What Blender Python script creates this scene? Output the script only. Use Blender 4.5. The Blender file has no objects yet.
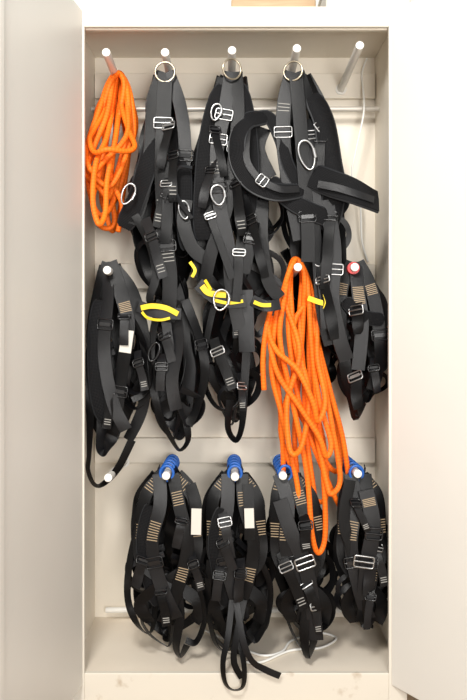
import bpy, math, random
from mathutils import Vector, Matrix
random.seed(7)
CAMD=2.23; F=736.0; Z0=1.18
def P(px,py,Y):
    s=(CAMD+Y)/F
    return Vector(((px-228)*s, Y, Z0+(310-py)*s))
scene=bpy.context.scene
scene.view_settings.view_transform='Standard'
# ---------------- materials
def mat(name,col,rough=0.6,metal=0.0,spec=0.5):
    m=bpy.data.materials.new(name); m.use_nodes=True
    b=m.node_tree.nodes['Principled BSDF']
    b.inputs['Base Color'].default_value=(*col,1); b.inputs['Roughness'].default_value=rough
    b.inputs['Metallic'].default_value=metal; b.inputs['Specular IOR Level'].default_value=spec
    return m
def noise_col(m,c1,c2,scale=6,bump=0.0,detail=6,stretch=None,lo=0.35,hi=0.65):
    nt=m.node_tree; b=nt.nodes['Principled BSDF']
    tc=nt.nodes.new('ShaderNodeTexCoord'); n=nt.nodes.new('ShaderNodeTexNoise')
    n.inputs['Scale'].default_value=scale; n.inputs['Detail'].default_value=detail
    src=tc.outputs['Object']
    if stretch:
        mp=nt.nodes.new('ShaderNodeMapping'); mp.inputs['Scale'].default_value=stretch
        nt.links.new(src,mp.inputs['Vector']); src=mp.outputs['Vector']
    nt.links.new(src,n.inputs['Vector'])
    r=nt.nodes.new('ShaderNodeValToRGB'); r.color_ramp.elements[0].color=(*c1,1); r.color_ramp.elements[1].color=(*c2,1)
    r.color_ramp.elements[0].position=lo; r.color_ramp.elements[1].position=hi
    nt.links.new(n.outputs['Fac'],r.inputs['Fac']); nt.links.new(r.outputs['Color'],b.inputs['Base Color'])
    if bump:
        bp=nt.nodes.new('ShaderNodeBump'); bp.inputs['Strength'].default_value=bump; bp.inputs['Distance'].default_value=0.002
        nt.links.new(n.outputs['Fac'],bp.inputs['Height']); nt.links.new(bp.outputs['Normal'],b.inputs['Normal'])
    return m
def weave(m,fu,fv,c1,c2,strength=0.5,dist=0.001,diag=False):
    nt=m.node_tree; b=nt.nodes['Principled BSDF']
    uv=nt.nodes.new('ShaderNodeUVMap'); sp=nt.nodes.new('ShaderNodeSeparateXYZ')
    nt.links.new(uv.outputs['UV'],sp.inputs['Vector'])
    def mth(op,a,b2=None):
        n=nt.nodes.new('ShaderNodeMath'); n.operation=op
        for i,v in enumerate((a,b2)):
            if v is None: continue
            if isinstance(v,(int,float)): n.inputs[i].default_value=v
            else: nt.links.new(v,n.inputs[i])
        return n.outputs[0]
    u=mth('MULTIPLY',sp.outputs['X'],fu); v=mth('MULTIPLY',sp.outputs['Y'],fv)
    if diag: a=mth('ADD',u,v); c=mth('SUBTRACT',u,v)
    else: a=u; c=v
    h=mth('MULTIPLY',mth('SINE',a),mth('SINE',c))
    h2=mth('MULTIPLY_ADD',h,0.5); h2.node.inputs[2].default_value=0.5
    bp=nt.nodes.new('ShaderNodeBump'); bp.inputs['Strength'].default_value=strength; bp.inputs['Distance'].default_value=dist
    nt.links.new(h2,bp.inputs['Height']); nt.links.new(bp.outputs['Normal'],b.inputs['Normal'])
    tc=nt.nodes.new('ShaderNodeTexCoord'); n=nt.nodes.new('ShaderNodeTexNoise'); n.inputs['Scale'].default_value=14
    nt.links.new(tc.outputs['Object'],n.inputs['Vector'])
    f=mth('MULTIPLY',mth('ADD',h2,n.outputs['Fac']),0.5)
    r=nt.nodes.new('ShaderNodeValToRGB'); r.color_ramp.elements[0].color=(*c1,1); r.color_ramp.elements[1].color=(*c2,1)
    r.color_ramp.elements[0].position=0.2; r.color_ramp.elements[1].position=0.8
    nt.links.new(f,r.inputs['Fac']); nt.links.new(r.outputs['Color'],b.inputs['Base Color'])
    return m
M={}
M['web']=weave(mat('black_webbing',(.012,.012,.013),.34,0,.22),1500,1500,(.0012,.0012,.0015),(.004,.004,.0045),.3)
M['web2']=weave(mat('charcoal_webbing',(.03,.03,.033),.36,0,.32),1500,1500,(.003,.003,.0035),(.009,.009,.0105),.3)
M['pad']=weave(mat('padding_fabric',(.02,.02,.022),.62,0,.15),700,700,(.002,.002,.0025),(.006,.006,.007),.7,.0015,True)
M['trim']=mat('grey_binding',(.014,.015,.017),.45,0,.3)
M['steel']=mat('steel_hardware',(.44,.44,.44),.3,1.0)
M['brass']=mat('steel_ring',(.46,.40,.30),.3,1.0)
M['blackplastic']=mat('black_plastic',(.008,.008,.009),.22)
M['tan']=mat('tan_stitching',(.36,.27,.17),.8)
M['white']=mat('white_stitching',(.30,.29,.27),.8)
M['label']=mat('white_label',(.62,.59,.53),.7)
M['yellow']=mat('yellow_webbing',(.80,.58,.015),.6)
M['blue']=mat('blue_loop',(.010,.10,.42),.4)
M['red']=mat('red_plastic',(.6,.02,.02),.4)
M['rope']=weave(mat('orange_rope',(1,.2,.01),.6,0,.3),300,5,(.80,.105,.004),(1.0,.22,.010),.45,.0015,True)
M['peg']=mat('peg_plastic',(.80,.78,.73),.4)
M['cab']=noise_col(mat('cabinet_paint_lightened',(.7,.65,.57),.45),(.80,.735,.63),(.83,.765,.66),3)  # cabinet paint, colour lightened to brighten the shaded interior
M['frame']=noise_col(mat('cabinet_paint_darkened',(.7,.65,.57),.45),(.66,.62,.54),(.70,.655,.57),3)  # same cabinet paint, colour darkened so the directly lit front isn't too bright
M['cabfloor']=noise_col(mat('cabinet_dusty_floor',(.6,.5,.4),.6),(.74,.655,.545),(.80,.72,.61),4,.1)
M['door']=noise_col(mat('door_paint',(.76,.74,.7),.4),(.68,.655,.605),(.71,.685,.635),2.2)
M['sill']=noise_col(mat('sill_paint',(.7,.66,.58),.45),(.50,.42,.32),(.69,.64,.55),14,0,9,(1,1,1),.28,.38)
M['rail']=mat('rail_metal',(.62,.58,.52),.35,.2)
M['cable']=mat('white_cable',(.8,.79,.75),.4)
M['wood']=noise_col(mat('plank_wood',(.4,.27,.16),.6),(.30,.19,.10),(.48,.34,.2),4,.3,6,(1,8,8))
M['floor']=noise_col(mat('brown_floor',(.3,.2,.12),.5),(.22,.14,.08),(.36,.25,.15),5,.1,6,(1,6,1))
M['wall']=noise_col(mat('wall_paint',(.7,.7,.66),.8),(.66,.67,.62),(.72,.72,.68),2)
# ---------------- builder
class B:
    def __init__(s): s.v=[];s.f=[];s.uv=[];s.m=[];s.mats=[]
    def mi(s,k):
        if k not in s.mats: s.mats.append(k)
        return s.mats.index(k)
    def face(s,idx,uvs,k): s.f.append(idx); s.uv.append(uvs); s.m.append(s.mi(k))
    def obj(s,name,parent=None,smooth=True,bevel=0,sharp=None):
        me=bpy.data.meshes.new(name); me.from_pydata([tuple(v) for v in s.v],[],s.f)
        ul=me.uv_layers.new(name='UVMap'); i=0
        for fu in s.uv:
            for u in fu: ul.data[i].uv=u; i+=1
        for k in s.mats: me.materials.append(M[k])
        for p,mi in zip(me.polygons,s.m): p.material_index=mi; p.use_smooth=smooth
        if sharp: me.set_sharp_from_angle(angle=math.radians(sharp))
        o=bpy.data.objects.new(name,me); scene.collection.objects.link(o)
        if parent: o.parent=parent; o.matrix_parent_inverse=parent.matrix_world.inverted()
        if bevel:
            b=o.modifiers.new('bevel','BEVEL'); b.width=bevel; b.segments=2; b.limit_method='ANGLE'
        return o
    def box(s,c,size,k,R=None):
        x,y,z=[q/2 for q in size]; b=len(s.v); R=R or Matrix.Identity(3)
        for sx,sy,sz in ((-1,-1,-1),(1,-1,-1),(1,1,-1),(-1,1,-1),(-1,-1,1),(1,-1,1),(1,1,1),(-1,1,1)):
            s.v.append(Vector(c)+R@Vector((sx*x,sy*y,sz*z)))
        for f in ((0,3,2,1),(4,5,6,7),(0,1,5,4),(1,2,6,5),(2,3,7,6),(3,0,4,7)):
            s.face([b+i for i in f],[(0,0),(1,0),(1,1),(0,1)],k)
def empty(name,loc):
    e=bpy.data.objects.new(name,None); e.location=loc; e.empty_display_size=.05
    scene.collection.objects.link(e); bpy.context.view_layer.update(); return e
def catmull(pts,n,closed=False):
    pts=[list(p) for p in pts]; L=len(pts); out=[]
    D=len(pts[0])
    g=(lambda i: pts[i%L]) if closed else (lambda i: pts[min(max(i,0),L-1)])
    segs=L if closed else L-1
    for i in range(segs):
        a,b,c,d=g(i-1),g(i),g(i+1),g(i+2)
        for j in range(n):
            t=j/n
            out.append([0.5*((2*b[k])+(-a[k]+c[k])*t+(2*a[k]-5*b[k]+4*c[k]-d[k])*t*t+(-a[k]+3*b[k]-3*c[k]+d[k])*t**3) for k in range(D)])
    if not closed: out.append(pts[-1][:])
    return out
def tube(b,path,r,k,closed=False,ns=10,caps=True):
    n=len(path); path=[Vector(p) for p in path]
    T=[]
    for i in range(n):
        if closed: t=path[(i+1)%n]-path[i-1]
        else: t=path[min(i+1,n-1)]-path[max(i-1,0)]
        T.append(t.normalized() if t.length>1e-9 else Vector((0,0,1)))
    ref=Vector((0,-1,0)) if abs(T[0].y)<.9 else Vector((0,0,1))
    N=(ref-ref.dot(T[0])*T[0]).normalized(); base=len(b.v); L=0; Ls=[]
    for i in range(n):
        N=(N-N.dot(T[i])*T[i]).normalized(); Bn=T[i].cross(N)
        if i: L+=(path[i]-path[i-1]).length
        Ls.append(L)
        for j in range(ns):
            a=2*math.pi*j/ns; b.v.append(path[i]+r*(math.cos(a)*N+math.sin(a)*Bn))
    for i in range(n if closed else n-1):
        i2=(i+1)%n; l2=Ls[i2] if i2 else Ls[i]+.01
        for j in range(ns):
            j2=(j+1)%ns
            b.face([base+i*ns+j,base+i*ns+j2,base+i2*ns+j2,base+i2*ns+j],
              [(Ls[i],2*math.pi*j/ns),(Ls[i],2*math.pi*(j+1)/ns),(l2,2*math.pi*(j+1)/ns),(l2,2*math.pi*j/ns)],k)
    if caps and not closed:
        b.face([base+j for j in range(ns)][::-1],[(0,0)]*ns,k)
        b.face([base+(n-1)*ns+j for j in range(ns)],[(0,0)]*ns,k)
def ribbon(b,pts,w,th,k,cup=0.0,n=8,edge=None,taper=False):
    """pts: (px,py,Y,twist_deg)"""
    q=[(p[0],p[1],p[2],p[3] if len(p)>3 else 0) for p in pts]
    s=catmull([(*P(*a[:3]),a[3]) for a in q],n)
    pos=[Vector(a[:3]) for a in s]; N_=len(pos); frames=[]; base=len(b.v); L=0
    prev=None
    sec=[(-.5,0,0),(-.485,.5,0),(0,.5,1),(.485,.5,0),(.5,0,0),(.485,-.5,0),(0,-.5,1),(-.485,-.5,0)]
    if taper: sec=[(-.5,0,0),(-.46,.4,0),(0,.5,1),(.46,.4,0),(.5,0,0),(.46,-.4,0),(0,-.5,1),(-.46,-.4,0)]
    ns=len(sec)
    for i in range(N_):
        t=(pos[min(i+1,N_-1)]-pos[max(i-1,0)]); t=t.normalized() if t.length>1e-9 else Vector((0,0,-1))
        r=Vector((0,-1,0)); r=r-r.dot(t)*t
        if r.length<.35:
            r=(prev if prev is not None else Vector((1,0,0))); r=r-r.dot(t)*t
        r.normalize(); prev=r
        Nn=Matrix.Rotation(math.radians(s[i][3]),3,t)@r; W=Nn.cross(t).normalized()
        if i: L+=(pos[i]-pos[i-1]).length
        ww=w
        if taper:
            f=i/(N_-1); ww=w*min(1,.5+ (math.sin(math.pi*f))**.5*.8)
        frames.append((pos[i],t,Nn,W,ww,th,L))
        for (a,c,m) in sec:
            b.v.append(pos[i]+W*(a*ww)+Nn*(c*th+m*cup*w))
        if i:
            p0=base+(i-1)*ns; p1=base+i*ns; l0=frames[i-1][6]
            for j in range(ns):
                j2=(j+1)%ns
                b.face([p0+j,p0+j2,p1+j2,p1+j],[(l0,sec[j][0]*w),(l0,sec[j2][0]*w),(L,sec[j2][0]*w),(L,sec[j][0]*w)],k)
    b.face([base+j for j in range(ns)][::-1],[(0,0)]*ns,k)
    b.face([base+(N_-1)*ns+j for j in range(ns)],[(0,0)]*ns,k)
    if edge:
        for sg in (-1,1):
            tube(b,[f[0]+f[3]*(sg*f[4]*.49) for f in frames],th*.36,edge,ns=6)
    return frames
def bars(b,frames,t0,t1,n,k,wf=.8,side=0):
    L=frames[-1][6]
    for q in range(n):
        d=L*(t0+(t1-t0)*q/max(1,n-1))
        f=min(frames,key=lambda f:abs(f[6]-d))
        pos,t,Nn,W,w,th,_=f; pos=pos+t*(d-f[6])
        R=Matrix((W,t,Nn)).transposed()
        for sg in (1,-1):
            b.box(pos+Nn*sg*(th*.5+.0011),(w*wf,.0024,.0012),k,R)
def patch(b,frames,t,length,k,wf=.85,side=1):
    L=frames[-1][6]; f=min(frames,key=lambda f:abs(f[6]-L*t)); pos,tt,Nn,W,w,th,_=f
    R=Matrix((W,tt,Nn)).transposed()
    if Nn.y>0: side=-side
    b.box(pos+Nn*side*(th*.5+.002),(w*wf,length,.0015),k,R)
def fbuckle(b,f,w=None,h=.032,k='steel',r=.0023,style=0):
    """slide adjuster fitted round a strap at frame f"""
    pos,t,Nn,W,ww,th,_=f; w=(w or ww)+.010
    if Nn.y>0: Nn=-Nn
    c=pos+Nn*(th*.5+r*.8); pts=[]
    for cx,cz,a0 in ((1,1,0),(-1,1,90),(-1,-1,180),(1,-1,270)):
        for da in (0,45,90):
            a=math.radians(a0+da); rr=.005
            pts.append(c+W*(cx*(w/2-rr)+rr*math.cos(a))+t*(cz*(h/2-rr)+rr*math.sin(a)))
    tube(b,pts,r,k,closed=True,ns=8)
    tube(b,[c-W*w/2+Nn*.001,c+W*w/2+Nn*.001],r,k,ns=8)
    if style: b.box(c+Nn*.002,(w*.7,h*.35,.003),k,Matrix((W,t,Nn)).transposed())
def buckle(b,px,py,Y,w=.05,h=.035,rot=0,k='steel',r=.0028,bar=True,yaw=0):
    c=P(px,py,Y); R=Matrix.Rotation(math.radians(yaw),3,'Z')@Matrix.Rotation(math.radians(rot),3,'Y')
    pts=[]
    for cx,cz,a0 in ((1,1,0),(-1,1,90),(-1,-1,180),(1,-1,270)):
        for da in (0,30,60,90):
            a=math.radians(a0+da); rr=.006
            pts.append(c+R@Vector((cx*(w/2-rr)+rr*math.cos(a),0,cz*(h/2-rr)+rr*math.sin(a))))
    tube(b,pts,r,k,closed=True,ns=8)
    if bar: tube(b,[c+R@Vector((-w/2,0,0)),c+R@Vector((w/2,0,0))],r,k,ns=8)
def oval(b,px,py,Y,w,h,rot=0,k='steel',r=.004,yaw=0,gate=False):
    c=P(px,py,Y); R=Matrix.Rotation(math.radians(yaw),3,'Z')@Matrix.Rotation(math.radians(rot),3,'Y'); pts=[]
    for i in range(28):
        a=2*math.pi*i/28; x=math.cos(a)*w/2; z=math.sin(a)*h/2
        if gate: x*=1+.18*math.sin(a)
        pts.append(c+R@Vector((x,0,z)))
    tube(b,pts,r,k,closed=True,ns=8)
    if gate: tube(b,[c+R@Vector((w*.5,0,-h*.16)),c+R@Vector((w*.52,0,h*.16))],r*1.6,k,ns=10)
# ---------------- cabinet
cab=empty('storage_cabinet',(0,.2,0))
XL,XR=-.433,.485; IL,IR=-.475,.525; YB=.40
zf=Z0-1.097; zt=Z0+.854; ztop=Z0+.915
def cbox(name,x0,x1,y0,y1,z0,z1,k,bev=.002):
    b=B(); b.box(((x0+x1)/2,(y0+y1)/2,(z0+z1)/2),(x1-x0,y1-y0,z1-z0),k); return b.obj(name,cab,False,bev)
cbox('back_panel',IL-.015,IR+.015,YB,YB+.012,0,ztop,'cab',0)
cbox('side_panel_left',IL-.015,IL,.0,YB,0,ztop,'cab',0)
cbox('side_panel_right',IR,IR+.015,.0,YB,0,ztop,'cab',0)
cbox('top_panel',IL,IR,.004,YB,ztop-.014,ztop-.001,'cab',0)
cbox('bottom_panel',IL,IR,.004,YB,zf-.02,zf,'cabfloor',0)
cbox('front_stile_left',IL-.015,XL,-.012,.004,0,ztop,'frame')
cbox('front_stile_right',XR,IR+.015,-.012,.004,0,ztop,'frame')
cbox('front_header',XL,XR,-.012,.004,zt,ztop,'frame')
cbox('front_sill',XL,XR,-.012,.004,0,zf+.002,'sill')
cbox('header_lip',XL,XR,.004,.02,zt-.003,zt+.01,'cab')
for i,(za,zb) in enumerate(((.75,.84),(.075,.165),(-.543,-.454))):
    b=B(); b.box(((IL+IR)/2,YB-.012,Z0+(za+zb)/2),(IR-IL-.004,.024,zb-za),'cab')
    b.obj('peg_channel_%d'%(i+1),cab,False,.004)
b=B(); z=P(0,109,.33).z; tube(b,[(IL,.33,z),(IR,.33,z)],.009,'rail',ns=16); b.obj('hanging_rail',cab,sharp=60)
b=B(); z=P(0,610,.36).z; tube(b,[(-.43,.36,z),(.42,.36,z)],.010,'peg',ns=16); b.obj('lower_rail',cab,sharp=60)
def peg(px,py,n,Y=.03,collar=None):
    b=B(); tip=P(px,py,Y); base=Vector((tip.x,YB-.02,tip.z-.022))
    d=(base-tip).normalized()
    tube(b,[tip,tip+d*.002,tip+d*.01,base],.0125,'peg',ns=20)
    for v in b.v[:20]: v[:]=tip+(v-tip)*.72
    tube(b,[base-d*.008,base],.02,'peg',ns=20)
    if collar: tube(b,[tip+d*.025,tip+d*.05],.019,collar,ns=20)
    b.obj('peg_%d'%n,cab,sharp=50); return tip
rows=[[(106,52),(165,52),(232,50),(297,48),(360,45)],
      [(107,270),(166,272),(232,272),(298,267),(355,267)],
      [(108,478),(166,476),(235,477),(283,476),(358,474)]]
n=1
for ri,r in enumerate(rows):
    for ci,(x,y) in enumerate(r):
        peg(x,y,n,.03 if ri!=0 else .0,'red' if (ri==1 and ci==4) else None); n+=1
def door(name,hx,ang,width,sgn):
    d=Vector((sgn*math.sin(ang),-math.cos(ang),0)); nrm=Vector((-d.y,d.x,0))
    out=nrm if nrm.x*sgn>0 else -nrm
    h=ztop-.012-.05; zc=(ztop-.012+.05)/2
    H=Vector((hx,-.014,zc))
    R=Matrix((d,out,Vector((0,0,1)))).transposed()
    if R.determinant()<0: R=Matrix((d,out,Vector((0,0,-1)))).transposed()
    b=B()
    b.box(H+d*width/2+out*.012,(width,.022,h),'door',R)
    o=b.obj(name,cab,False,.003)
    b=B()
    b.box(H+d*(width-.012)-out*.004,(.022,.010,h-.01),'door',R)
    for zz in (-.75,0,.75):
        c=H+Vector((0,0,zz)); tube(b,[c-Vector((0,0,.035))+out*.012,c+Vector((0,0,.035))+out*.012],.007,'rail',ns=12)
    b.obj(name+'_fittings',o,False,.0015)
door('door_left',XL-.004,math.radians(9),.56,-1)
door('door_right',XR+.006,math.radians(35),.50,1)
def plain(name,c,s,k):
    b=B(); b.box(c,s,k); return b.obj(name,None,False)
plain('floor',(0,-1.5,-.05),(7,5,.1),'floor')
plain('wall_back',(0,YB+.25,1.5),(7,.1,3.2),'wall')
b=B(); b.box((.14,.10,ztop+.021),(.26,.14,.04),'wood'); b.obj('wooden_plank',None,False,.004)
b=B(); b.box((.43,.12,ztop+.041),(.26,.2,.08),'label'); b.box((.43,.12,ztop+.087),(.27,.21,.012),'label'); b.obj('white_storage_box',None,False,.006)
# ---------------- ropes
def rope(name,loops,top,r,tail=None,step=.012,jit=2.0,seed=3):
    path=[]; RR=random.Random(seed)
    for i,(lp,Ya) in enumerate(loops):
        tx,ty,tY=top
        yy=tY+step*i
        path.append((*P(tx-1+RR.uniform(-1,1),ty,yy+.01),))
        m=len(lp)
        for j,(x,y) in enumerate(lp):
            f=j/(m-1); w=math.sin(math.pi*f)
            Y=yy*(1-w)+Ya*w + (.012 if f>.5 else -.006)
            jj=jit*w
            path.append((*P(x+RR.uniform(-jj,jj),y+RR.uniform(-jj,jj)*1.5,Y+RR.uniform(-.006,.006)*w),))
    if tail: path+= [(*P(x,y,Y),) for x,y,Y in tail]
    s=catmull(path,9)
    b=B(); tube(b,[p[:3] for p in s],r,'rope',ns=10)
    e=empty(name,P(*top)); b.obj('rope_strands',e)
    return e
loops2=[
([(289,272),(281,300),(271,340),(277,390),(283,450),(283,495),(289,507),(297,493),(296,430),(300,360),(303,310),(304,274)],.10),
([(289,272),(284,300),(280,340),(292,400),(306,470),(310,532),(317,550),(325,532),(322,470),(318,400),(312,340),(309,295),(305,272)],.03),
([(290,272),(288,300),(290,345),(302,410),(322,470),(336,503),(345,513),(350,495),(343,440),(330,390),(318,340),(313,300),(306,274)],.075),
([(289,272),(281,295),(274,330),(273,372),(284,420),(297,480),(302,514),(309,522),(315,505),(308,440),(304,370),(300,320),(302,276)],.05),
([(291,272),(291,300),(296,350),(312,420),(325,480),(332,496),(339,480),(333,430),(322,380),(314,330),(310,300),(305,273)],.02),
([(289,272),(285,300),(300,350),(286,400),(287,440),(296,453),(304,440),(309,390),(294,330),(306,300),(304,274)],.0),
([(290,272),(283,300),(277,330),(284,380),(310,430),(332,470),(342,462),(338,420),(322,365),(316,320),(311,295),(306,272)],.115),
([(291,272),(288,310),(294,370),(280,430),(300,485),(317,504),(327,490),(324,440),(312,390),(308,340),(308,300),(305,273)],.085),
([(289,273),(279,298),(270,330),(278,370),(299,405),(318,440),(326,455),(330,440),(320,400),(313,350),(316,310),(306,274)],-.005),
([(290,272),(276,296),(268,325),(276,350),(296,372),(312,400),(318,420),(326,402),(318,360),(316,325),(314,298),(307,273)],-.012),
]
rope('climbing_rope',loops2,(297,259,.05),.0084,[(298,259,.17),(288,272,.13),(274,300,.08),(266,330,.05),(263,360,.045),(264,390,.045)],.011)
loops1=[
([(110,84),(101,115),(89,148),(90,185),(97,215),(104,230),(113,222),(111,180),(117,130),(124,86)],.16),
([(113,82),(106,115),(95,145),(88,163),(96,181),(108,188),(122,170),(131,140),(129,110),(126,84)],.08),
([(115,82),(110,115),(100,165),(92,198),(101,218),(112,202),(124,160),(133,138),(132,108),(127,84)],.12),
([(108,84),(100,108),(91,135),(86,155),(92,172),(104,160),(120,145),(129,128),(128,105),(126,82)],.05),
([(116,82),(112,110),(106,150),(103,195),(109,210),(118,192),(130,152),(135,125),(131,98),(126,82)],.2),
([(111,82),(103,112),(94,128),(88,142),(93,152),(108,147),(126,151),(134,145),(128,130),(121,105),(121,82)],.03),
([(114,82),(98,110),(93,150),(87,172),(99,186),(107,200),(113,186),(122,150),(131,118),(128,95),(124,82)],.1),
([(116,82),(116,120),(112,165),(107,205),(112,228),(120,215),(126,178),(129,150),(124,120),(124,82)],.22),
([(112,82),(112,112),(106,140),(96,165),(93,200),(99,226),(106,214),(108,180),(116,140),(119,110),(122,82)],.0),
]
rope('climbing_rope',loops1,(119,73,.14),.0086,[(118,73,.25),(112,95,.16),(104,130,.14),(112,180,.12),(122,205,.12),(118,232,.12)],.011,seed=9)
# ---------------- harnesses
def interp(prof,y):
    if y<=prof[0][0]: return prof[0][1],prof[0][2]
    for a,b_ in zip(prof,prof[1:]):
        if y<=b_[0]:
            t=(y-a[0])/(b_[0]-a[0]); return a[1]+(b_[1]-a[1])*t,a[2]+(b_[2]-a[2])*t
    return prof[-1][1],prof[-1][2]
class Harness:
    def __init__(s,px,py,Y=.1):
        s.e=empty('safety_harness',P(px,py,Y)); s.w=B(); s.p=B(); s.h=B(); s.s=B()
    def strap(s,pts,w=.042,th=.0026,k='web',cup=.02,st=None,lab=None,edge=None,bk=None):
        f=ribbon(s.w,pts,w,th,k,cup,edge=edge)
        if st:
            for (a,c,n,kk) in st: bars(s.s,f,a,c,n,kk)
        if lab: patch(s.s,f,lab[0],lab[1],lab[2])
        if bk:
            for (t,kk) in bk: fbuckle(s.h,f[int(t*(len(f)-1))],k=kk,style=(kk!='steel'))
        return f
    def pad(s,pts,w=.07,th=.010,k='pad',edge='trim',cup=.05,st=None,taper=True):
        f=ribbon(s.p,pts,w,th,k,cup,edge=edge,taper=taper)
        if st:
            for (a,c,n,kk) in st: bars(s.s,f,a,c,n,kk,.5)
        return f
    def fill(s,prof,n,Ya,Yb,w=(.026,.044),rnd=None,botspread=.3,stitch=None,jit=2.5):
        R=random.Random(rnd); y0=prof[0][0]; y1=prof[-1][0]
        for i in range(n):
            lay=Ya+(Yb-Ya)*(i+.5)/n
            u1=R.random(); u2=R.random()
            if abs(u1-u2)<.35: u2=(u1+.5)%1
            yb=y1-(y1-y0)*botspread*R.random()**1.2
            ww=R.uniform(*w); hw=ww/.003*.5*.7; pts=[]
            m=7; tw=R.choice([-1,1])*R.uniform(10,65); ph=R.uniform(0,6)
            for j in range(m):
                t=j/m; y=y0+(yb-y0)*t; l,r=interp(prof,y)
                x=l+hw+(r-l-2*hw)*min(1,max(0,u1+.2*math.sin(ph+4*t)))+(R.uniform(-jit,jit) if j else 0)
                pts.append((x,y,lay+.014*math.sin(ph+6*t),tw*math.cos(ph+5*t)))
            l,r=interp(prof,yb); xm=l+hw+(r-l-2*hw)*(u1+u2)/2
            sg=1 if u2>u1 else -1
            pts.append((xm-sg*3,yb-5,lay,45)); pts.append((xm,yb,lay+.01,60)); pts.append((xm+sg*3,yb-5,lay+.02,45))
            ph2=R.uniform(0,6)
            for j in range(m-1,-1,-1):
                t=j/m; y=y0+(yb-y0)*t; l,r=interp(prof,y)
                x=l+hw+(r-l-2*hw)*min(1,max(0,u2+.2*math.sin(ph2+4*t)))+(R.uniform(-jit,jit) if j else 0)
                pts.append((x,y,lay+.03+.012*math.sin(ph2+6*t),tw*math.cos(ph2+5*t)))
            f=s.strap(pts,ww,.0026,R.choice(['web','web','web2']))
    def loops(s,prof,n,Y,rnd,over=5,w=(.014,.024)):
        """thin webbing loops that stick out past the outline"""
        R=random.Random(rnd); y0=prof[0][0]; y1=prof[-1][0]
        for i in range(n):
            ya=y0+(y1-y0)*R.uniform(.25,.75); ln=(y1-y0)*R.uniform(.15,.35); sd=R.choice([0,1])
            def X(y,u):
                l,r=interp(prof,y); return (l+(r-l)*u) if sd==0 else (r-(r-l)*u)
            o=-over if sd==0 else over; o*=R.uniform(.4,1.1); t0=R.uniform(0,60); YY=Y+R.uniform(-.01,.1)
            s.strap([(X(ya,.45),ya,YY,t0*.3),(X(ya+ln*.3,.05)+o*.6,ya+ln*.3,YY,t0),(X(ya+ln*.7,0)+o,ya+ln*.7,YY+.01,t0),(X(ya+ln,.12)+o*.3,ya+ln,YY+.01,t0+20),
                     (X(ya+ln*.95,.3),ya+ln*.95,YY,60),(X(ya+ln*.5,.5),ya+ln*.5,YY-.01,t0)],R.uniform(*w),.0024,R.choice(['web','web2']))
    def tails(s,prof,n,Y,rnd,hw=('steel','blackplastic'),w=(.022,.036)):
        """free strap ends with slide adjusters on the front layer"""
        R=random.Random(rnd); y0=prof[0][0]; y1=prof[-1][0]
        for i in range(n):
            ya=y0+(y1-y0)*R.uniform(.12,.7); ln=(y1-y0)*R.uniform(.18,.34)
            l,r=interp(prof,ya); u=R.uniform(.15,.85); x=l+(r-l)*u
            l2,r2=interp(prof,ya+ln); x2=l2+(r2-l2)*min(.95,max(.05,u+R.uniform(-.3,.3)))
            yy=Y-R.uniform(0,.02); t0=R.uniform(-40,40)
            f=s.strap([(x,ya,yy+.03,t0*.3),(x+(x2-x)*.3+R.uniform(-2,2),ya+ln*.3,yy,t0),(x+(x2-x)*.65,ya+ln*.65,yy-.003,t0*.5),(x2,ya+ln,yy,-t0)],R.uniform(*w),.0024,'web2' if R.random()<.5 else 'web')
            fbuckle(s.h,f[int(len(f)*R.uniform(.15,.4))],k=R.choice(hw),h=R.uniform(.02,.03),style=R.choice([0,1]))
            if R.random()<.2: bars(s.s,f,.8,.9,3,'white',.7)
    def done(s):
        if s.w.v: s.w.obj('webbing',s.e,sharp=38)
        if s.p.v: s.p.obj('padding',s.e,sharp=50)
        if s.h.v: s.h.obj('buckles_and_rings',s.e,sharp=60)
        if s.s.v: s.s.obj('stitching_and_labels',s.e,False)

BP=('blackplastic','blackplastic','steel')
def mid(px,py,prof,seed,Ya=.1,Yb=.28,n=8,extra=None,lp=5,tl=3):
    h=Harness(px,py,.15); h.fill(prof,n,Ya,Yb,rnd=seed); h.loops(prof,lp,.08,seed+50); h.tails(prof,tl,.05,seed+90,hw=BP)
    if extra: extra(h)
    h.done()
def exD(h):
    h.strap([(106,262,.09,0),(98,285,.08,20),(94,320,.07,10),(90,370,.07,-30),(90,420,.07,20),(89,455,.07,50),(88,470,.07,50),(94,484,.08,50),(103,484,.09,50),(118,468,.10,30),(132,440,.10,10)],.026)
    h.strap([(110,262,.08,0),(120,290,.06,-15),(128,325,.05,0),(122,370,.05,20),(116,410,.05,0),(112,435,.06,30)],.045,lab=(.46,.07,'label'),st=[(.25,.3,6,'tan')],bk=[(.70,'blackplastic')])
    h.strap([(108,262,.1,0),(108,300,.05,20),(104,350,.04,0),(112,400,.04,-20),(126,430,.05,0)],.04,k='web2',bk=[(.4,'blackplastic')])
    h.strap([(112,265,.08),(132,290,.07,-20),(143,330,.07,0),(147,370,.07,30),(142,410,.08,0),(128,440,.08,20)],.036)
    h.strap([(120,300,.06),(138,330,.06,20),(146,352,.07,50),(152,372,.07,50),(146,392,.07,40),(132,400,.06,10)],.02)
    h.pad([(100,300,.06,10),(95,340,.05,0),(97,390,.05,-10),(104,420,.06,0)],.045)
mid(107,262,[(266,100,120),(300,91,136),(340,87,148),(400,88,148),(430,90,134),(452,93,116)],11,extra=exD)
def exE(h):
    h.strap([(160,300,.08,0),(152,340,.07,10),(152,380,.07,-30),(160,415,.07,30),(172,440,.07,50),(180,450,.08,60),(188,440,.08,50),(186,420,.09,0)],.024)
    h.strap([(185,300,.07,0),(200,340,.06,-30),(205,375,.06,20),(196,410,.07,40),(188,425,.07,0)],.03,bk=[(.3,'blackplastic')])
    h.strap([(172,300,.05,0),(178,340,.04,20),(172,380,.04,0),(176,410,.05,-20)],.04,k='web2')
    oval(h.h,154,352,.05,.03,.06,20,'blackplastic',.0035)
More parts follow.
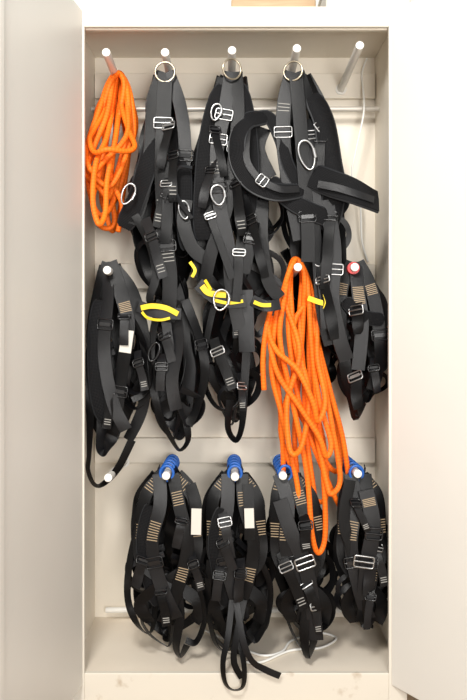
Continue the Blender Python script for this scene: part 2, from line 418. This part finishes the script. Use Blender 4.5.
mid(166,262,[(270,155,180),(320,152,195),(360,150,202),(400,156,202),(420,163,196),(436,170,190)],12,extra=exE)
def exF(h):
    h.strap([(215,300,.07,0),(206,345,.07,20),(204,380,.07,30),(214,404,.07,50),(228,410,.07,60),(240,400,.08,60),(246,370,.08,20)],.02)
    h.strap([(240,300,.05,0),(246,345,.05,-10),(244,390,.05,10),(242,425,.05,50),(236,440,.055,60),(228,428,.06,50),(230,400,.06,20)],.026)
    h.strap([(245,290,.03,0),(246,320,.02,0),(247,352,.02,10)],.05,k='web2')
mid(232,262,[(270,220,245),(320,204,256),(365,204,258),(385,212,256),(400,222,250),(420,228,246)],13,n=7,extra=exF)
mid(298,262,[(250,275,330),(290,280,345),(330,290,350),(360,300,346),(385,310,340)],14,.2,.3,n=6,lp=1,tl=0)
def exG(h):
    h.strap([(352,262,.09,0),(342,290,.07,10),(341,330,.06,-10),(346,370,.06,20),(352,400,.06,50),(356,418,.065,60),(362,402,.07,30)],.038,st=[(.14,.2,6,'tan')])
    h.strap([(358,262,.08,0),(370,285,.06,0),(378,320,.05,10),(380,360,.05,-20),(372,390,.06,0)],.040,st=[(.2,.27,6,'tan')],bk=[(.6,'blackplastic')])
    h.strap([(355,262,.08,0),(358,290,.05,0),(362,325,.04,10),(358,370,.04,0)],.042,k='web2',st=[(.25,.4,10,'tan')])
    h.pad([(345,300,.05,0),(362,316,.04,0),(384,320,.05,0)],.04,.008)
mid(355,262,[(266,346,364),(300,338,384),(350,340,388),(385,345,384),(412,352,366)],15,extra=exG)

# ---- bottom row
def bottom(px,prof,seed):
    h=Harness(px,470,.1); h.fill(prof,8,.08,.27,rnd=seed,botspread=.4)
    h.loops(prof,8,.06,seed+40); h.tails(prof,4,.015,seed+80,hw=BP)
    def L(t,y): a,b_=interp(prof,y); return a+(b_-a)*t
    for t,tw,sx in ((.12,15,-1),(.88,-15,1)):
        h.strap([(px+sx*6,470,.12,0),(L(t,482)*.6+px*.4,479,.07,tw),(L(t,498),497,.05,tw),(L(t,525),530,.04,tw*1.5),(L(t*.8+.1,560),565,.035,-tw),(L(1-t,600),600,.04,-20),(L(1-t,620),622,.05,30)],.040,
          st=[(.09,.16,6,'tan'),(.34,.41,6,'tan')])
    h.strap([(px-7,474,.06,0),(L(.36,500),505,.03,0),(L(.28,540),545,.02,15),(L(.42,585),590,.02,-10),(L(.6,610),618,.03,20)],.042,k='web2',st=[(.32,.44,8,'tan')],bk=[(.62,'blackplastic')])
    h.strap([(px+7,474,.06,0),(L(.66,500),505,.03,0),(L(.76,540),545,.025,-15),(L(.62,585),590,.025,10),(L(.35,615),622,.03,-20)],.040,st=[(.12,.2,6,'tan'),(.62,.7,6,'tan')])
    tip=P(px,475,.03); base=Vector((tip.x,YB-.02,tip.z-.022)); ax=(base-tip)
    for q in range(5):
        c=tip+ax*(.08+.17*q)+Vector((0,0,.001)); pts=[]
        for i in range(24):
            a=2*math.pi*i/24; pts.append(c+Vector((math.cos(a)*.0205,0,math.sin(a)*.0235)))
        tube(h.h,pts,.0045,'blue',closed=True,ns=8)
    return h
h=bottom(166,[(474,152,182),(492,139,199),(520,133,205),(560,130,205),(600,133,205),(628,148,200),(648,165,190)],21)
h.strap([(190,484,.03,0),(196,505,.015,0),(196,535,.015,5)],.036,lab=(.72,.08,'label'))
h.strap([(140,520,.05,0),(130,560,.05,20),(128,600,.05,-30),(140,628,.05,50),(152,630,.06,60),(156,590,.06,20)],.022)
h.pad([(150,505,.04,10),(143,540,.035,0),(148,575,.04,0),(158,605,.05,0)],.04,.008)
h.strap([(176,580,.03,0),(180,615,.03,10),(176,645,.03,40),(180,657,.03,60),(187,645,.04,40)],.03)
h.strap([(196,580,.05,0),(202,600,.04,30),(204,622,.04,40),(196,642,.04,50),(186,640,.05,40)],.02)
h.done()
h=bottom(235,[(474,222,249),(492,208,262),(530,204,269),(570,207,269),(610,210,266),(635,218,260),(648,224,254)],22)
h.strap([(248,484,.03,0),(249,510,.015,0),(250,540,.015,5)],.034,lab=(.6,.06,'label'))
h.strap([(232,600,.02,0),(228,636,-.02,10),(223,662,-.035,30),(225,682,-.04,45),(233,690,-.04,55),(243,686,-.038,45),(244,665,-.03,35),(238,635,-.01,10)],.018)
h.strap([(236,600,.01,0),(243,640,-.03,10),(252,661,-.04,20),(266,670,-.035,0),(280,676,-.03,0)],.020,k='web2')
h.strap([(244,600,.02,0),(236,640,-.02,20),(234,662,-.03,10),(242,678,-.03,10)],.02)
h.strap([(210,560,.05,0),(208,600,.05,30),(214,640,.05,50),(226,650,.05,60),(232,630,.05,10)],.022)
h.strap([(260,560,.04,0),(270,585,.04,30),(268,615,.04,40),(256,640,.04,50),(248,630,.05,40)],.02)
h.pad([(222,508,.03,-5),(215,540,.025,0),(219,575,.03,5),(226,605,.04,0)],.04,.008)
h.done()
h=bottom(286,[(474,276,300),(500,271,318),(530,269,326),(570,272,328),(610,285,328),(645,300,325)],23)
h.strap([(280,500,.02,0),(292,535,.01,0),(305,565,.01,0),(312,600,.015,0),(316,640,.02,10)],.046,k='web2')
h.strap([(316,560,.02,0),(308,600,.02,0),(304,635,.02,20),(308,658,.02,60),(314,640,.03,30)],.03)
buckle(h.h,305,563,.0,.058,.035,-20); h.done()
h=bottom(358,[(474,348,370),(500,339,384),(530,337,387),(570,336,388),(605,343,386),(630,358,376)],24)
h.strap([(366,490,.02,0),(373,525,.01,0),(368,560,.01,0),(364,600,.02,0)],.048,k='web2',st=[(.08,.14,5,'tan')])
h.strap([(350,480,.02,0),(344,520,.02,0),(352,550,.02,0),(360,590,.02,10),(366,625,.03,50)],.036)
buckle(h.h,364,562,-.005,.06,.034,8); buckle(h.h,374,534,.0,.05,.035,5,'blackplastic'); h.done()

# ---- top row
# A
pA=[(76,154,176),(110,147,183),(150,141,189),(200,132,190),(240,135,191),(290,146,193),(322,154,188)]
h=Harness(165,62,.1)
h.fill(pA,10,.08,.28,rnd=31); h.loops(pA,5,.06,71); h.tails(pA,5,.0,91,hw=BP)
h.strap([(163,72,.03,0),(153,100,.02,10),(150,150,.02,0),(144,190,.03,-10),(134,225,.04,0)],.04)
h.strap([(168,72,.03,0),(180,105,.02,-10),(185,150,.02,0),(181,195,.03,10),(186,240,.04,0)],.04,k='web2',bk=[(.55,'blackplastic')])
h.strap([(165,78,.01,0),(163,130,0,0),(162,180,.0,10),(166,240,.0,0),(170,280,.01,-5),(168,322,.02,10)],.046,st=[(.5,.54,4,'white'),(.72,.75,3,'white')],bk=[(.18,'steel'),(.64,'blackplastic')])
h.pad([(158,125,.03,10),(149,160,.02,10),(138,195,.03,20),(124,228,.05,0)],.06)
h.pad([(172,130,.03,-10),(182,165,.025,0),(184,210,.03,0),(188,250,.04,0)],.05)
h.strap([(135,215,.03,0),(150,245,.02,20),(156,275,.02,0),(150,300,.02,20),(164,312,.02,40),(178,300,.03,20)],.026)
h.strap([(138,306,.012,0),(156,312,.004,0),(181,314,.006,0)],.036,k='web2')
h.strap([(141,308,-.002,0),(152,306,-.006,0),(166,308,-.006,0),(178,314,-.002,0)],.016,k='yellow')
h.strap([(142,312,-.001,0),(148,318,-.004,20),(160,320,-.004,10),(170,318,-.002,0)],.008,k='yellow')
oval(h.h,165,72,.01,.060,.060,0,'brass',.003)
oval(h.h,128,194,.0,.036,.066,25,'steel',.0032,gate=True)
oval(h.h,184,210,.0,.03,.055,-10,'steel',.0028,gate=True)
h.done()
# B
pB=[(78,216,246),(110,207,252),(150,198,260),(190,187,276),(235,185,282),(280,199,281),(310,216,272),(326,228,264)]
h=Harness(232,62,.1)
h.fill(pB,12,.08,.30,rnd=32,w=(.032,.048)); h.loops(pB,5,.06,72); h.tails(pB,7,-.005,92,hw=BP)
h.pad([(224,86,.03,0),(214,115,.02,10),(207,155,.01,0),(204,200,.01,-5),(203,240,.02,0)],.06)
h.pad([(238,84,.03,0),(246,115,.02,-10),(250,160,.02,0),(248,210,.02,0),(244,250,.03,0)],.05)
h.strap([(231,72,.02,0),(225,110,.0,5),(217,150,-.01,0),(219,200,-.01,0),(228,245,-.005,0),(232,290,.01,5),(240,330,.02,0)],.042,k='web2',st=[(.36,.40,4,'white')],bk=[(.2,'steel'),(.31,'steel'),(.46,'blackplastic')])
h.strap([(236,72,.02,0),(238,110,.0,0),(234,160,-.005,10),(226,210,-.005,0),(212,250,.0,0),(205,280,.01,10)],.040,bk=[(.35,'steel')])
h.pad([(266,118,.02,15),(248,121,.0,20),(238,138,-.015,25),(239,162,-.025,15),(252,182,-.03,0),(274,192,-.02,-10),(303,191,.0,-10)],.052,.012,cup=.05)
h.pad([(250,121,.03,0),(268,117,.02,0),(280,138,.015,0),(288,165,.01,0),(300,188,.01,0)],.034,.010)
h.strap([(248,130,-.02,30),(247,160,-.040,10),(260,179,-.045,0),(280,189,-.043,0),(299,189,-.02,0)],.020,k='web2',bk=[(.55,'steel')])
h.strap([(262,200,.02,0),(262,240,.01,10),(268,280,.02,0),(280,298,.03,0)],.04)
h.strap([(264,128,.05,0),(258,150,.05,10),(270,178,.05,0)],.045); h.strap([(252,135,.06,0),(262,160,.06,-10),(266,180,.05,0)],.03,k='web2')
h.strap([(192,168,.0,30),(178,168,-.01,50),(173,184,-.01,50),(180,202,-.01,40),(192,218,.0,10)],.012,.006,k='trim')
h.strap([(186,200,.02,0),(184,225,.01,0),(194,250,.01,0),(212,262,.01,0)],.042)
h.strap([(190,262,.0,0),(195,270,-.01,0),(192,277,-.01,0)],.010,k='yellow')
h.strap([(198,284,-.002,0),(220,300,-.006,0),(246,301,.0,0)],.040,k='web2')
h.strap([(202,286,-.015,0),(209,293,-.020,0),(226,295,-.020,0)],.018,k='yellow')
h.strap([(214,300,-.016,0),(228,303,-.019,0),(243,301,-.012,0)],.010,k='yellow')
h.strap([(205,280,-.014,30),(211,290,-.022,20)],.010,k='yellow')
h.strap([(252,300,.02,0),(266,306,.005,0),(280,304,.015,0)],.034,k='web2')
h.strap([(254,302,.004,0),(262,305,-.004,0),(271,305,-.002,0)],.012,k='yellow')
oval(h.h,221,300,-.03,.045,.062,10,'steel',.003,gate=True)
oval(h.h,218,195,-.03,.04,.06,-10,'steel',.003,gate=True)
oval(h.h,216,112,-.012,.03,.05,15,'steel',.0028,gate=True)
oval(h.h,232,69,.0,.058,.062,0,'brass',.003,yaw=20)
h.done()
# C
pC=[(76,284,310),(110,279,326),(150,279,336),(190,282,342),(240,290,344),(290,299,343),(330,307,346),(354,324,350)]
h=Harness(297,62,.1)
h.fill(pC,11,.08,.3,rnd=33,w=(.03,.046)); h.loops(pC,3,.07,73); h.tails(pC,5,.0,93,hw=BP)
h.strap([(292,72,.02,0),(284,105,.01,5),(284,150,.01,0),(292,200,.01,0),(300,240,.02,0)],.044,k='web2',st=[(.2,.24,3,'white')],bk=[(.42,'steel')])
h.strap([(298,72,.02,0),(309,100,.01,-10),(322,125,.01,-20),(334,135,.02,0)],.04,bk=[(.7,'steel')])
h.strap([(296,76,.0,0),(300,120,-.005,0),(304,170,-.005,0),(308,230,-.005,0),(308,262,.0,0)],.042,bk=[(.7,'blackplastic')])
h.pad([(312,95,.02,-20),(324,122,.01,-15),(330,160,.0,0),(334,190,.0,0),(328,230,.02,0)],.066)
h.pad([(312,176,.0,0),(330,183,-.025,10),(350,190,-.035,-10),(366,197,-.03,-25),(377,202,-.01,-30)],.074,.013,cup=.03,taper=False)
h.strap([(318,184,-.03,0),(338,188,-.05,0),(360,195,-.052,-10),(374,200,-.04,-20)],.022,k='web2')
h.pad([(270,180,.02,0),(290,200,.0,0),(312,212,-.005,0),(334,220,.01,0)],.05)
h.strap([(326,200,.0,0),(334,250,.0,0),(332,300,.0,10),(340,340,.01,0),(347,360,.02,0)],.046,k='web2',bk=[(.35,'steel')])
h.strap([(312,210,.01,0),(318,260,.01,-10),(322,310,.01,10),(330,345,.02,0)],.038)
h.strap([(308,298,.0,0),(319,302,-.01,0),(328,304,-.008,0)],.016,k='yellow'); h.strap([(325,294,-.012,0),(327,302,-.014,0),(325,309,-.01,0)],.014,k='yellow')
oval(h.h,307,155,-.02,.045,.09,-15,'steel',.0035,gate=True); oval(h.h,293,71,.0,.058,.058,0,'brass',.003,yaw=-20)
h.done()
# ---------------- cables
b=B(); pts=[(367,58,.36),(362,75,.37),(364,110,.3),(356,150,.29),(352,175,.3),(360,200,.32),(362,240,.34),(368,262,.36)]
tube(b,[c for c in catmull([(*P(*p),) for p in pts],8)],.0034,'cable'); b.obj('hanging_cord')
b=B(); pts=[(-.10,.30),(.0,.2),(.10,.10),(.17,.12),(.21,.2),(.30,.26),(.36,.22),(.30,.15),(.2,.13),(.1,.05),(.04,.06)]
tube(b,[c for c in catmull([(x,y,zf+.005) for x,y in pts],8)],.004,'cable'); b.obj('white_extension_cable')
# ---------------- lights
def area(name,loc,tgt,size,power,col=(1,1,1)):
    l=bpy.data.lights.new(name,'AREA'); l.shape='SQUARE'; l.size=size; l.energy=power; l.color=col
    o=bpy.data.objects.new(name,l); scene.collection.objects.link(o); o.location=loc
    o.rotation_euler=(Vector(tgt)-Vector(loc)).to_track_quat('-Z','Y').to_euler()
area('ceiling_lamp',(-.5,-2.3,2.9),(0,.1,1.1),.6,88,(1,.975,.93))
area('front_fill',(.5,-3.2,1.3),(0,.1,1.1),.8,72,(1,.975,.94))  # added fill from low behind the camera, lifts the cabinet interior and its ceiling
w=bpy.data.worlds.new('room_ambient'); scene.world=w; w.use_nodes=True
w.node_tree.nodes['Background'].inputs[0].default_value=(1,.985,.96,1); w.node_tree.nodes['Background'].inputs[1].default_value=.55
# ---------------- camera
c=bpy.data.cameras.new('camera'); co=bpy.data.objects.new('camera',c); scene.collection.objects.link(co)
co.location=(0,-CAMD,Z0); co.rotation_euler=(math.pi/2,0,0)
c.sensor_width=36; c.lens=F/700*36; c.shift_x=5.5/700; c.shift_y=-40/700
scene.camera=co
